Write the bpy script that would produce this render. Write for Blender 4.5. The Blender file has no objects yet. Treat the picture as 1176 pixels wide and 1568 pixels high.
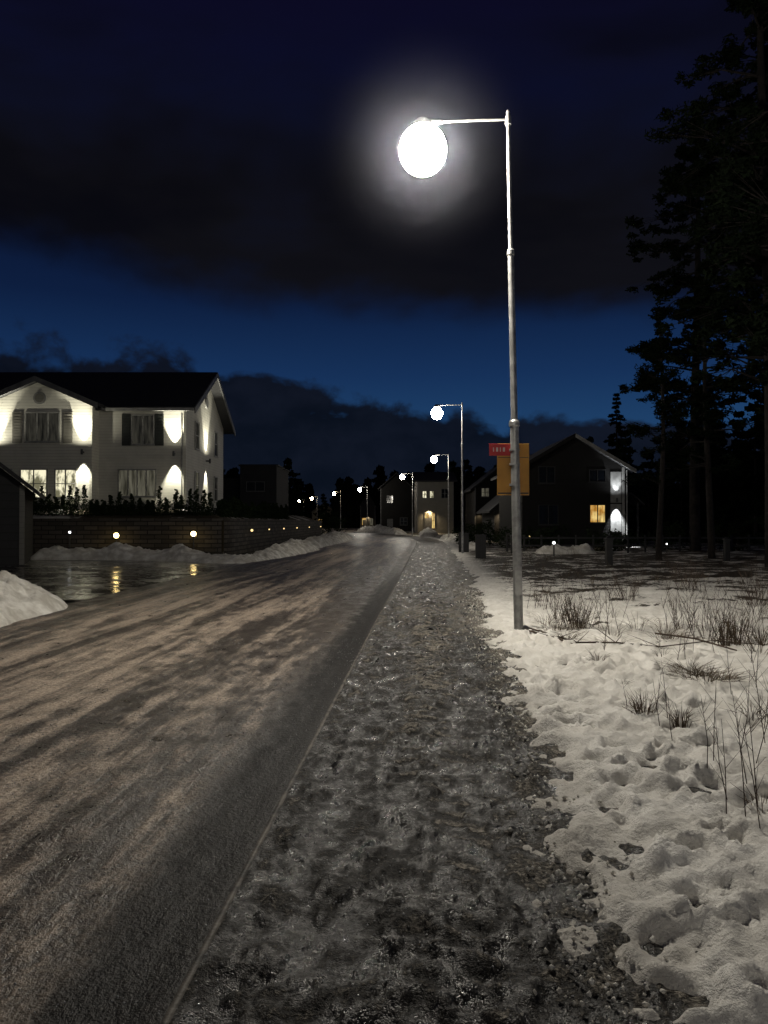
import bpy, math, random
import numpy as np
from mathutils import Vector
random.seed(7); rng=np.random.default_rng(7)
S=bpy.context.scene
R=math.radians
# ---------------------------------------------------------------- helpers
def P(px,py,d=None,z=0.0):
    """photo pixel -> world point at depth d (or on the ground)"""
    if d is None: d=1.6*1176/(py-800)
    return ((px-588)/1176*d, d, 1.6+(800-py)/1176*d)

class NT:
    def __init__(s,tree): s.t=tree; s.n=tree.nodes; s.l=tree.links
    def node(s,ty,**kw):
        n=s.n.new(ty)
        for k,v in kw.items(): setattr(n,k,v)
        return n
    def inp(s,sock,v):
        if isinstance(v,bpy.types.NodeSocket): s.l.new(v,sock)
        elif v is not None: sock.default_value=v
    def m(s,op,a,b=None,c=None,clamp=False):
        n=s.node('ShaderNodeMath',operation=op,use_clamp=clamp)
        s.inp(n.inputs[0],a)
        if b is not None: s.inp(n.inputs[1],b)
        if c is not None: s.inp(n.inputs[2],c)
        return n.outputs[0]
    def sm(s,x,a,b,lo=0.0,hi=1.0):
        n=s.node('ShaderNodeMapRange',interpolation_type='SMOOTHSTEP')
        s.inp(n.inputs[0],x); s.inp(n.inputs[1],a); s.inp(n.inputs[2],b); s.inp(n.inputs[3],lo); s.inp(n.inputs[4],hi)
        return n.outputs[0]
    def lin(s,x,a,b,lo=0.0,hi=1.0):
        n=s.node('ShaderNodeMapRange'); s.inp(n.inputs[0],x); s.inp(n.inputs[1],a); s.inp(n.inputs[2],b); s.inp(n.inputs[3],lo); s.inp(n.inputs[4],hi)
        return n.outputs[0]
    def mix(s,f,a,b):
        n=s.node('ShaderNodeMix',data_type='RGBA')
        s.inp(n.inputs[0],f)
        s.inp(n.inputs[6],a if isinstance(a,bpy.types.NodeSocket) else (*a,1))
        s.inp(n.inputs[7],b if isinstance(b,bpy.types.NodeSocket) else (*b,1))
        return n.outputs[2]
    def noise(s,vec,scale,detail=3,rough=.55,dist=0):
        n=s.node('ShaderNodeTexNoise'); s.inp(n.inputs['Vector'],vec)
        n.inputs['Scale'].default_value=scale; n.inputs['Detail'].default_value=detail
        n.inputs['Roughness'].default_value=rough; n.inputs['Distortion'].default_value=dist
        return n.outputs[0]
    def mapv(s,vec,scale=(1,1,1),loc=(0,0,0),rot=(0,0,0)):
        n=s.node('ShaderNodeMapping'); s.inp(n.inputs[0],vec)
        n.inputs['Scale'].default_value=scale; n.inputs['Location'].default_value=loc; n.inputs['Rotation'].default_value=rot
        return n.outputs[0]
    def bump(s,h,strength=.5,dist=.02,normal=None):
        n=s.node('ShaderNodeBump'); n.inputs['Strength'].default_value=strength; n.inputs['Distance'].default_value=dist
        s.inp(n.inputs['Height'],h)
        if normal is not None: s.inp(n.inputs['Normal'],normal)
        return n.outputs[0]

def mat(name,col=(.5,.5,.5),rough=.6,metal=0,fn=None,spec=.5):
    m=bpy.data.materials.new(name); m.use_nodes=True
    t=NT(m.node_tree); b=m.node_tree.nodes['Principled BSDF']
    b.inputs['Base Color'].default_value=(*col,1); b.inputs['Roughness'].default_value=rough
    b.inputs['Metallic'].default_value=metal; b.inputs['Specular IOR Level'].default_value=spec
    if fn: fn(t,b)
    return m
def noisy(col,rough=.6,scale=5,amt=.35,metal=0,bump=.2,dist=.01):
    def f(t,b):
        o=t.node('ShaderNodeTexCoord').outputs['Object']
        n=t.noise(o,scale,3)
        c2=tuple(c*(1-amt) for c in col); c1=tuple(min(1,c*(1+amt*.5)) for c in col)
        t.inp(b.inputs['Base Color'],t.mix(t.sm(n,.3,.7),c2,c1))
        if bump>.25: t.inp(b.inputs['Normal'],t.bump(t.noise(o,scale*5,2),bump,dist))
    return lambda name: mat(name,col,rough,metal,f)
def emis(name,col,st,fn=None,sample=False):
    m=bpy.data.materials.new(name); m.use_nodes=True; n=m.node_tree.nodes; n.clear()
    t=NT(m.node_tree)
    e=n.new('ShaderNodeEmission'); e.inputs[0].default_value=(*col,1); e.inputs[1].default_value=st
    o=n.new('ShaderNodeOutputMaterial'); m.node_tree.links.new(e.outputs[0],o.inputs[0])
    if fn: fn(t,e)
    if not sample: m.cycles.emission_sampling='NONE'
    return m

def empty(name,loc=(0,0,0)):
    e=bpy.data.objects.new(name,None); S.collection.objects.link(e); e.location=loc; e.empty_display_size=.3; return e
class MB:
    def __init__(s): s.v=[];s.f=[];s.n=0
    def add(s,v,f):
        s.v.extend(v); s.f.extend([tuple(i+s.n for i in q) for q in f]); s.n+=len(v)
    def box(s,x0,x1,y0,y1,z0,z1):
        v=[(x0,y0,z0),(x1,y0,z0),(x1,y1,z0),(x0,y1,z0),(x0,y0,z1),(x1,y0,z1),(x1,y1,z1),(x0,y1,z1)]
        s.add(v,[(0,3,2,1),(4,5,6,7),(0,1,5,4),(1,2,6,5),(2,3,7,6),(3,0,4,7)])
    def tube(s,pts,rad,k=6,cap=True):
        v=[];f=[]
        pts=[Vector(p) for p in pts]
        for i,p in enumerate(pts):
            a=pts[max(0,i-1)];b=pts[min(len(pts)-1,i+1)]
            d=(b-a).normalized()
            up=Vector((0,0,1)) if abs(d.z)<.9 else Vector((1,0,0))
            u=d.cross(up).normalized(); w=d.cross(u)
            for j in range(k):
                an=2*math.pi*j/k
                v.append(tuple(p+(u*math.cos(an)+w*math.sin(an))*rad[i]))
        for i in range(len(pts)-1):
            for j in range(k):
                f.append((i*k+j,i*k+(j+1)%k,(i+1)*k+(j+1)%k,(i+1)*k+j))
        if cap:
            f.append(tuple(range(k))[::-1]); f.append(tuple((len(pts)-1)*k+j for j in range(k)))
        s.add(v,f)
    def prism(s,poly,axis,a,b):
        n=len(poly)
        if axis=='y': v=[(h,a,z) for h,z in poly]+[(h,b,z) for h,z in poly]
        else: v=[(a,h,z) for h,z in poly]+[(b,h,z) for h,z in poly]
        s.add(v,[tuple(range(n)),tuple(range(n,2*n))[::-1]]+[(i,i+n,(i+1)%n+n,(i+1)%n) for i in range(n)])
    def ell(s,c,r,nu=24,nv=14):
        v=[];f=[]
        for i in range(nv+1):
            th=math.pi*i/nv
            for j in range(nu):
                ph=2*math.pi*j/nu
                v.append((c[0]+r[0]*math.sin(th)*math.cos(ph),c[1]+r[1]*math.sin(th)*math.sin(ph),c[2]+r[2]*math.cos(th)))
        for i in range(nv):
            for j in range(nu): f.append((i*nu+j,(i+1)*nu+j,(i+1)*nu+(j+1)%nu,i*nu+(j+1)%nu))
        s.add(v,f)
    def build(s,name,material,parent=None,smooth=False,bevel=0):
        me=bpy.data.meshes.new(name); me.from_pydata(s.v,[],s.f); me.update()
        import bmesh
        bm=bmesh.new(); bm.from_mesh(me)
        if smooth: bmesh.ops.remove_doubles(bm,verts=bm.verts,dist=1e-5)
        bmesh.ops.recalc_face_normals(bm,faces=bm.faces); bm.to_mesh(me); bm.free()
        if smooth: me.polygons.foreach_set('use_smooth',[True]*len(me.polygons))
        me.materials.append(material)
        o=bpy.data.objects.new(name,me); S.collection.objects.link(o)
        if parent: o.parent=parent
        if bevel:
            b=o.modifiers.new('bev','BEVEL'); b.width=bevel; b.segments=2; b.limit_method='ANGLE'
        return o
def fastmesh(name,verts,faces,material,parent=None,uv=None,smooth=False):
    verts=np.asarray(verts,dtype=np.float32); faces=np.asarray(faces,dtype=np.int32)
    me=bpy.data.meshes.new(name); k=faces.shape[1]; M=len(faces)
    me.vertices.add(len(verts)); me.vertices.foreach_set('co',verts.ravel())
    me.loops.add(M*k); me.loops.foreach_set('vertex_index',faces.ravel())
    me.polygons.add(M); me.polygons.foreach_set('loop_start',np.arange(0,M*k,k,dtype=np.int32))
    me.polygons.foreach_set('loop_total',np.full(M,k,dtype=np.int32))
    if smooth: me.polygons.foreach_set('use_smooth',np.ones(M,dtype=bool))
    me.update(calc_edges=True)
    if uv is not None:
        l=me.uv_layers.new(name='UVMap'); l.data.foreach_set('uv',np.asarray(uv,dtype=np.float32)[faces.ravel()].ravel())
    me.materials.append(material)
    o=bpy.data.objects.new(name,me); S.collection.objects.link(o)
    if parent: o.parent=parent
    return o
def _h(ix,iy,seed):
    h=(ix*374761393+iy*668265263+seed*1442695041)&0xffffffff
    h=((h^(h>>13))*1274126177)&0xffffffff
    return ((h^(h>>16))&0xffff)/65535.0
def vn(x,y,seed=0):
    x=np.asarray(x,float);y=np.asarray(y,float)
    fx=np.floor(x);fy=np.floor(y); ix=fx.astype(np.int64);iy=fy.astype(np.int64)
    a=x-fx;b=y-fy;a=a*a*(3-2*a);b=b*b*(3-2*b)
    return (_h(ix,iy,seed)*(1-a)+_h(ix+1,iy,seed)*a)*(1-b)+(_h(ix,iy+1,seed)*(1-a)+_h(ix+1,iy+1,seed)*a)*b
def fbm(x,y,seed=0,o=4,g=.5):
    s=0;a=1;t=0
    for i in range(o):
        s=s+a*vn(x*2**i+i*17.3,y*2**i-i*9.1,seed+i); t+=a; a*=g
    return s/t
def sst(x,a,b):
    t=np.clip((x-a)/(b-a),0,1); return t*t*(3-2*t)
# ---------------------------------------------------------------- road axis
_td=[-60,0,55,68,80,93,110,128,147,176,200,230,300,420]
_tx=[-4.3,-.85,2.3,2.9,2.5,1.2,-1.6,-5.5,-10.5,-17.5,-23,-30,-46,-75]
_gd=np.arange(-60,420,1.0); _gx=np.interp(_gd,_td,_tx)
_k=np.hanning(17);_k/=_k.sum(); _gp=np.pad(_gx,8,mode='reflect',reflect_type='odd'); _gs=np.convolve(_gp,_k,'valid')
def xs(d): return np.interp(d,_gd,_gs)
def snow_edge(d): return np.clip(1.43+0.029*np.asarray(d),1.35,2.15)
rows=[-40,-30,-22,-15,-10,-6,-3,-1,0,.6]
d=1.0
while d<320: rows.append(d); d+=max(.014,d*.0062)
rows=np.array(rows)
def strip(name,cols,hfun,material,rws=rows,ufun=None,smooth=True):
    D,U=np.meshgrid(rws,cols,indexing='ij')
    if ufun is not None: U=U+ufun(D)
    X=xs(D)+U; Z=hfun(X,D,U)
    n,m=D.shape
    v=np.stack([X,D,Z],-1).reshape(-1,3); uv=np.stack([U,D],-1).reshape(-1,2)
    i=np.arange(n-1)[:,None]*m+np.arange(m-1)[None,:]
    f=np.stack([i,i+1,i+m+1,i+m],-1).reshape(-1,4)
    return fastmesh(name,v,f,material,uv=uv,smooth=smooth)
# ---------------------------------------------------------------- world
W=bpy.data.worlds.new("World"); S.world=W; W.use_nodes=True
t=NT(W.node_tree); t.n.clear()
g=t.node('ShaderNodeTexCoord').outputs['Generated']
sx=t.node('ShaderNodeSeparateXYZ'); t.inp(sx.inputs[0],g)
x,y,z=sx.outputs
hr=t.m('SQRT',t.m('ADD',t.m('MULTIPLY',x,x),t.m('MULTIPLY',y,y)))
tt=t.m('DIVIDE',z,t.m('MAXIMUM',hr,.01))
az=t.m('ARCTAN2',x,y)
ramp=t.node('ShaderNodeValToRGB'); t.inp(ramp.inputs[0],tt)
cr=ramp.color_ramp
cr.elements[0].position=0.0; cr.elements[0].color=(.018,.062,.16,1)
cr.elements[1].position=1.0; cr.elements[1].color=(.0018,.0018,.008,1)
for p,c in [(.13,(.0125,.048,.130)),(.19,(.0080,.030,.096)),(.28,(.0042,.013,.048)),(.40,(.0028,.0058,.025)),(.7,(.0034,.0030,.0165))]:
    e=cr.elements.new(p); e.color=(*c,1)
gv=t.mapv(g,(1,1,2.6))
big=t.noise(gv,2.2,4,.55,.3)
bil=t.noise(t.mapv(g,(1,1,1.4),(3.1,1.7,.4)),13,5,.55,.2)
med=t.noise(t.mapv(g,(1,1,2.2),(5.1,0.7,.4)),5,3,.5,.2)
le=t.m('ADD',t.lin(az,-.5,.30,.225,.120),t.m('ADD',t.m('MULTIPLY',t.m('SUBTRACT',bil,.5),.12),t.m('MULTIPLY',t.m('SUBTRACT',med,.5),.08)))
low=t.sm(t.m('SUBTRACT',tt,le),-.012,.009,1.0,0.0)
ue=t.m('ADD',t.lin(az,-.5,.15,.335,.270),t.m('ADD',t.m('MULTIPLY',t.m('SUBTRACT',med,.5),.11),t.m('MULTIPLY',t.m('SUBTRACT',bil,.5),.05)))
up=t.sm(t.m('SUBTRACT',tt,ue),-.040,.035)
gap=t.sm(t.m('ADD',tt,t.m('MULTIPLY',t.m('SUBTRACT',big,.5),.8)),.40,.72,1.0,.10)
upm=t.m('MULTIPLY',up,t.m('MULTIPLY',gap,.96))
ccol=t.mix(t.sm(big,.35,.65),(.0024,.0024,.0038),(.0050,.0048,.0062))
c=t.mix(upm,ramp.outputs[0],ccol)
c=t.mix(t.m('MULTIPLY',low,.96),c,t.mix(t.sm(bil,.3,.7),(.0026,.0034,.0062),(.0056,.0070,.0130)))
bg=t.node('ShaderNodeBackground'); t.inp(bg.inputs[0],c); bg.inputs[1].default_value=1.0
ow=t.node('ShaderNodeOutputWorld'); t.l.new(bg.outputs[0],ow.inputs[0])
# ---------------------------------------------------------------- ground materials
def uvn(t): return t.node('ShaderNodeTexCoord').outputs['UV']
def f_road(t,b):
    uv=uvn(t); s=t.node('ShaderNodeSeparateXYZ'); t.inp(s.inputs[0],uv); u,v=s.outputs[0],s.outputs[1]
    streak=t.noise(t.mapv(uv,(1.5,.10,1)),1.0,4,.60,.35)
    streak2=t.noise(t.mapv(uv,(6,.6,1),(4,2,0)),1.0,4,.66,.3)
    fine=t.noise(t.mapv(uv,(1,.8,1)),30,3,.8); mid=t.noise(t.mapv(uv,(1,.6,1)),4.2,5,.66,.3)
    ms=t.m('ADD',t.m('MULTIPLY',streak,.95),t.m('ADD',t.m('MULTIPLY',streak2,.45),t.m('MULTIPLY',mid,.55)))
    ms=t.m('ADD',ms,t.m('ADD',t.sm(u,-5.8,-4.6,-.06,.03),t.sm(u,-2.2,-.7,0,-.13)))  # icier lane, which also carries the lamplit band in its colour
    mask=t.sm(t.m('ADD',ms,t.m('MULTIPLY',t.m('SUBTRACT',fine,.5),.13)),.88,1.16)
    wob=t.m('ADD',t.m('MULTIPLY',t.m('SUBTRACT',mid,.5),.45),t.m('MULTIPLY',t.m('SUBTRACT',streak,.5),.5))
    gut=t.sm(t.m('ADD',u,wob),-.54,-.30)
    gut=t.m('MULTIPLY',gut,t.sm(v,14,30,1.0,.25))
    mask=t.m('MULTIPLY',mask,t.m('SUBTRACT',1,t.m('MULTIPLY',gut,.96)))
    grit=t.sm(fine,.34,.66)
    ice=t.mix(grit,(.27,.215,.165),(.56,.46,.365)); asp=t.mix(grit,(.020,.017,.014),(.085,.069,.055))
    asp=t.mix(gut,asp,t.mix(grit,(.004,.004,.004),(.018,.016,.014)))
    t.inp(b.inputs['Base Color'],t.mix(mask,asp,ice))
    t.inp(b.inputs['Roughness'],t.lin(t.m('ADD',mid,t.m('MULTIPLY',gut,.3)),.30,.62,.24,.52))
    t.inp(b.inputs['Specular IOR Level'],t.lin(gut,0,1,.5,.18))
    t.inp(b.inputs['Normal'],t.bump(t.m('ADD',t.m('MULTIPLY',fine,.8),t.m('MULTIPLY',mask,.5)),1.0,.016))
def f_path(t,b):
    uv=uvn(t); s=t.node('ShaderNodeSeparateXYZ'); t.inp(s.inputs[0],uv); u,v=s.outputs[0],s.outputs[1]
    mid=t.noise(t.mapv(uv,(1,.7,1)),5.0,5,.72,.3); big=t.noise(t.mapv(uv,(1.3,.3,1)),1.3,2,.5)
    fine=t.noise(uv,36,3,.8)
    tread=t.m('SINE',t.m('ADD',t.m('MULTIPLY',v,40),t.m('ADD',t.m('MULTIPLY',t.m('ABSOLUTE',t.m('SUBTRACT',u,.82)),22),t.m('MULTIPLY',mid,5))))
    band=t.m('MULTIPLY',t.sm(t.m('ABSOLUTE',t.m('SUBTRACT',u,.88)),.18,.34,1.0,0.0),t.sm(big,.30,.50))
    tb=t.m('MULTIPLY',t.m('MULTIPLY',tread,band),.12)
    edge=t.sm(u,1.15,1.8,0,.12)
    far=t.sm(v,3,14,0,.10)
    ms=t.m('ADD',t.m('ADD',t.m('MULTIPLY',mid,1.05),t.m('MULTIPLY',big,.30)),t.m('ADD',tb,t.m('ADD',edge,far)))
    mask=t.sm(t.m('ADD',ms,t.m('MULTIPLY',t.m('SUBTRACT',fine,.5),.28)),.74,.94)
    grit=t.sm(fine,.38,.64)
    ice=t.mix(grit,(.085,.077,.064),(.33,.30,.25)); asp=t.mix(grit,(.003,.003,.003),(.030,.027,.023))
    t.inp(b.inputs['Base Color'],t.mix(mask,asp,ice))
    t.inp(b.inputs['Roughness'],t.lin(mid,.34,.56,.10,.60))
    t.inp(b.inputs['Specular IOR Level'],t.sm(mid,.40,.56,.55,.12))
    t.inp(b.inputs['Normal'],t.bump(t.m('ADD',fine,t.m('MULTIPLY',mask,.7)),1.0,.016))
def f_snow(t,b):
    o=t.node('ShaderNodeTexCoord').outputs['Object']; uv=uvn(t)
    s=t.node('ShaderNodeSeparateXYZ'); t.inp(s.inputs[0],uv); u,v=s.outputs[0],s.outputs[1]
    n=t.noise(o,3,3,.6); f=t.noise(o,24,4,.75); big=t.noise(t.mapv(o,(1,1.6,1)),.75,4,.65,.4)
    base=t.mix(t.sm(n,.3,.75),(.70,.675,.62),(.88,.86,.81))
    dirt=t.sm(t.m('ADD',u,t.m('MULTIPLY',f,-.5)),1.15,1.75,.6,0)
    base=t.mix(dirt,base,(.24,.215,.18))
    thr=t.lin(v,7,24,.70,.42)
    bare=t.m('MULTIPLY',t.sm(t.m('SUBTRACT',t.m('ADD',big,t.m('MULTIPLY',t.m('SUBTRACT',f,.5),.25)),thr),-.01,.05),t.sm(u,2.3,3.2))
    base=t.mix(bare,base,t.mix(f,(.012,.010,.007),(.065,.050,.030)))
    t.inp(b.inputs['Base Color'],base)
    t.inp(b.inputs['Normal'],t.bump(f,.85,.030))
M_road=mat('icy_asphalt',rough=.4,fn=f_road,spec=.45)
M_path=mat('icy_path',rough=.4,fn=f_path,spec=.5)
M_snow=mat('snow',rough=.65,fn=f_snow,spec=.3)
def f_sb(t,b):
    o=t.node('ShaderNodeTexCoord').outputs['Object']
    n=t.noise(o,2.5,3,.6); f=t.noise(o,14,4,.7)
    t.inp(b.inputs['Base Color'],t.mix(t.sm(n,.35,.7),(.52,.49,.43),(.86,.84,.78)))
    t.inp(b.inputs['Normal'],t.bump(f,.9,.06))
M_sbank=mat('snow_bank_mat',rough=.6,fn=f_sb,spec=.3)
def f_gr(t,b):
    o=t.node('ShaderNodeTexCoord').outputs['Object']
    n=t.noise(o,.35,4,.65); f=t.noise(o,4,3,.7)
    t.inp(b.inputs['Base Color'],t.mix(t.sm(n,.50,.60),t.mix(f,(.018,.015,.01),(.06,.05,.032)),(.40,.39,.37)))
M_ground=mat('winter_ground',rough=.9,fn=f_gr,spec=.1)
def f_wet(t,b):
    o=t.node('ShaderNodeTexCoord').outputs['Object']
    n=t.noise(o,.9,4,.65); f=t.noise(o,7,3,.65)
    t.inp(b.inputs['Base Color'],t.mix(t.sm(n,.40,.60),(.012,.011,.010),(.075,.064,.052)))
    t.inp(b.inputs['Roughness'],t.sm(n,.42,.60,.07,.42))
    t.inp(b.inputs['Normal'],t.bump(f,.35,.014))
M_wet=mat('wet_ice_asphalt',rough=.15,fn=f_wet,spec=.5)
M_kerb=noisy((.10,.088,.072),.7,9,.85,bump=.6)('kerb_stone')

gm=MB(); gm.add([(-1500,-300,-.12),(1500,-300,-.12),(1500,2500,-.12),(-1500,2500,-.12)],[(0,1,2,3)])
gm.build('ground',M_ground)
def h_road(X,D,U):
    near=sst(D,60,14)
    return -.004+ (.040*(fbm(U*2.6,D*.38,3,4,.6)-.5)*sst(U,-.5,-.9) + .022*(fbm(U*8,D*4.4,5,4,.6)-.5))*near*sst(U,-.02,-.25) - .009*sst(U,-.55,-.3)*sst(U,-.02,-.16)
strip('road',np.concatenate([np.linspace(-6.3,-4,44)[:-1],np.linspace(-4,-.0,150)]),h_road,M_road)
strip('kerb',np.array([-.008,-.004,.020,.024]),lambda X,D,U: np.where((U>-.006)&(U<.022),.001+.008*fbm(U*5,D*8,9),-.03),M_kerb)
def h_path(X,D,U):
    near=sst(D,40,10)
    a=fbm(U*7,D*5,11,4,.6)
    tr=np.sin(D*40+np.abs(U-.82)*22+fbm(U*4,D*3,2,2)*5)*sst(np.abs(U-.88),.34,.18)*sst(fbm(U*1.2,D*.5,8,2),.30,.5)
    return -.002+ (.032*sst(a,.42,.75)-.010+.014*(fbm(U*24,D*20,4,2)-.5)+.012*tr)*near*sst(U,.0,.15)
strip('footpath',np.concatenate([np.linspace(.016,2.0,150),np.linspace(2.0,2.9,12)[1:]]),h_path,M_path)
dents=[(rng.uniform(-.1,2.6)**1.0,rng.uniform(1.6,13),rng.uniform(.06,.14),rng.uniform(.02,.06),rng.uniform(0,3.14)) for _ in range(520)]
def h_snow(X,D,U):
    V=U-snow_edge(D)
    wob=(fbm(X*2.2,D*1.6,21,4,.6)-.5)*.75+(fbm(X*9,D*7,22,3,.6)-.5)*.35
    rise=sst(V+wob,-.12,.40)
    h=-.035+rise*.085
    near=sst(D,60,12)
    h=h+rise*near*(.085*(fbm(X*4.2,D*3.6,23,3,.55)-.5)+.055*(np.abs(fbm(X*11,D*9,24,3,.6)-.5)*2))
    h=h+rise*.22*(fbm(X*.35,D*.3,25,2)-.45)*sst(V,.4,3)
    sel=(D>1)&(D<14)&(V<3.6)
    dd=np.zeros_like(h[sel]); x_=V[sel]; y_=D[sel]
    for a,b_,r,dp,an in dents:
        ca,sa=math.cos(an),math.sin(an); p=(x_-a)*ca+(y_-b_)*sa; q=-(x_-a)*sa+(y_-b_)*ca
        rr=np.sqrt((p/(r*1.5))**2+(q/r)**2)
        dd+=-dp*sst(rr,1.0,.45)+dp*.35*np.exp(-((rr-1.15)/.22)**2)
    h[sel]+=dd*rise[sel]
    return h
cols=list(np.arange(-.5,3.2,.026)); c_=.026
while cols[-1]<75: c_=min(c_*1.05,1.5); cols.append(cols[-1]+c_)
strip('snow_field',np.array(cols),h_snow,M_snow,ufun=lambda D:snow_edge(D))
sm_=MB(); sm_.add([(-60,16.2,-.035),(-4.9,16.2,-.035),(-4.9,33,-.035),(-60,33,-.035)],[(0,1,2,3)])
sm_.build('side_street',M_wet)
def bank(name,pts,wid,hgt,seed=1,mat_=M_sbank):
    pts=np.array(pts,float); seg=np.r_[0,np.cumsum(np.linalg.norm(np.diff(pts,axis=0),axis=1))]
    L=seg[-1]; n=int(L/.08); s=np.linspace(0,L,n)
    cx=np.interp(s,seg,pts[:,0]);cy=np.interp(s,seg,pts[:,1])
    k=np.ones(15)/15
    cx=np.convolve(np.pad(cx,7,'edge'),k,'valid');cy=np.convolve(np.pad(cy,7,'edge'),k,'valid')
    w=np.interp(s,seg,wid);h=np.interp(s,seg,hgt)
    dx=np.gradient(cx);dy=np.gradient(cy);l=np.hypot(dx,dy)+1e-9;nx=-dy/l;ny=dx/l
    m=36;q=np.linspace(-1,1,m)
    Sg,Q=np.meshgrid(s,q,indexing='ij')
    X=cx[:,None]+nx[:,None]*Q*w[:,None]*(1+.4*(fbm(Sg*.8,Q*0,seed,3)-.5));Y=cy[:,None]+ny[:,None]*Q*w[:,None]
    prof=(1-Q**2)**.8*sst(Sg,0,.8)*sst(Sg,L,L-.8)
    Z=-.05+ (h[:,None]+.05)*prof*(.50+1.0*fbm(X*1.1,Y*1.1,seed+3,3)) + .40*(fbm(X*3.0,Y*3.0,seed+5,4,.68)-.5)*prof
    v=np.stack([X,Y,Z],-1).reshape(-1,3)
    i=np.arange(n-1)[:,None]*m+np.arange(m-1)[None,:]
    f=np.stack([i,i+1,i+m+1,i+m],-1).reshape(-1,4)
    return fastmesh(name,v,f,mat_,smooth=True)
bank('snow_bank',[(-7.0,-6),(-7.0,9),(-6.9,13.5),(-7.5,15),(-10,16.2),(-16,17)],[.9,.9,1.2,1.3,1.0,1.0],[.25,.3,.44,.46,.35,.3],1)
bank('snow_bank',[(-16,34.6),(-12,34.6),(-9,33.9),(-7.0,31.8),(-5.9,30.9),(-5.45,32.5),(-5.1,38),(-4.9,46)],[.9,1.0,1.0,.8,.5,.5,.9,1.2],[.4,.55,.45,.28,.18,.25,.45,.55],2)
bank('snow_bank',[(-5.0,47),(-4.4,60),(-4.3,75),(-6,90)],[.9,1.2,1.3,1.4],[.45,.55,.5,.5],3)
bank('snow_bank',[(2.3,101),(-.4,116),(-3.4,128)],[1,1.4,1.4],[.6,1.0,.8],4)
bank('snow_bank',[(5.2,44),(6.0,58),(6.2,75)],[.6,.9,.9],[.25,.35,.4],6)
bank('snow_bank',[(7.2,38.5),(8.4,38.2),(10.8,38.4)],[.6,.8,.7],[.35,.5,.45],8)
bank('snow_bank',[(4.6,84),(5.4,92),(5.6,100)],[.8,1.1,1.1],[.4,.8,.6],9)

# ---------------------------------------------------------------- street lamps
M_galv=noisy((.40,.40,.39),.42,8,.3,metal=.55,bump=.1)('galvanised_steel')
M_head=noisy((.05,.05,.052),.5,6,.2,metal=.3)('lamp_housing')
MR=1.75
def halomat(name,den,rad):
    m=bpy.data.materials.new(name); m.use_nodes=True; n=m.node_tree.nodes; n.clear(); t=NT(m.node_tree)
    o_=t.node('ShaderNodeTexCoord').outputs['Object']
    l=t.node('ShaderNodeVectorMath',operation='LENGTH'); t.inp(l.inputs[0],o_)
    fall=t.m('POWER',t.m('SUBTRACT',1.0,t.m('DIVIDE',l.outputs['Value'],rad),clamp=True),2.4)
    v=n.new('ShaderNodeVolumeScatter'); v.inputs['Color'].default_value=(.80,.82,1,1); t.inp(v.inputs['Density'],t.m('MULTIPLY',fall,den))
    o=n.new('ShaderNodeOutputMaterial'); m.node_tree.links.new(v.outputs[0],o.inputs['Volume']); return m
M_halo=halomat('lamp_glare_halo',.017,MR)  # scattering ball added round the near lamp to imitate its lens glow
M_globe1=emis('lamp_glass_lit_near',(1,.93,.81),430,sample=True)
M_globe=emis('lamp_glass_lit',(1,.92,.78),190,sample=True)
M_globe_w=emis('lamp_glass_lit_warm',(1,.78,.50),120,sample=True)
def street_lamp(x,y,lean=-.0184,arm=1.02,gm=M_globe,glare_halo=False,res=(12,8),gr=.33):
    e=empty('street_lamp',(x,y,0)); e.rotation_euler=(0,lean,0)
    b=MB(); b.tube([(0,0,-.3),(0,0,3.05)],[.068,.064],20)
    b.tube([(0,0,3.05),(0,0,5.55)],[.050,.046],18)
    b.tube([(0,0,5.55),(0,0,7.62)],[.034,.026],16)
    b.tube([(0,0,7.62),(0,0,7.66)],[.032,.012],12)
    b.build('pole',M_galv,e,smooth=False)
    b=MB()
    for z,r in ((3.04,.078),(5.55,.056)):
        b.tube([(0,0,z-.04),(0,0,z-.03),(0,0,z+.03),(0,0,z+.06)],[r-.008,r,r,r-.02],18)
    b.tube([(0,0,-.02),(0,0,.02),(0,0,.05)],[.10,.10,.07],18)
    b.tube([(0,0,7.44),(0,0,7.56)],[.045,.045],14)
    b.box(-.05,.05,-.078,-.064,.55,.95)
    b.build('collars',M_galv,e)
    b=MB(); b.tube([(0,0,7.52),(-arm*.5,0,7.515),(-arm,0,7.50)],[.020,.019,.018],10); b.build('arm',M_galv,e)
    gx=-arm-.24
    b=MB()
    b.tube([(gx,0,7.41),(gx,0,7.44),(gx,0,7.50),(gx,0,7.54),(gx,0,7.55)],[.15,.15,.13,.08,.02],26)
    b.tube([(gx+.30,0,7.50),(gx+.05,0,7.505)],[.03,.045],10)
    b.build('canopy',M_head,e)
    b=MB(); b.ell((gx,0,7.09),(gr,gr,gr*1.06),*res); b.build('globe',gm,e,smooth=True)  # globe made as large as the lamp's glare disc, glare built into its shape
    if glare_halo:
        b=MB(); b.ell((0,0,0),(MR,MR,MR),36,20); o=b.build('glare_halo',M_halo,e); o.location=(gx,0,7.09)
    return e
LX={11.2:1.96,38.6:3.94,67:5.65,93:3.45,128:-2.75}
for i,dd in enumerate([11.2,38.6,67,93,128,147,176,200,232,-16]):
    street_lamp(LX.get(dd,float(xs(dd))+2.17),dd,lean=-.0184 if i==0 else random.uniform(-.006,.008),gm=M_globe1 if i in(0,9) else (M_globe if dd<140 else M_globe_w),glare_halo=(i==0),res=(32,20) if i==0 else (12,8),gr=.345 if i==0 else .29)

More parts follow.
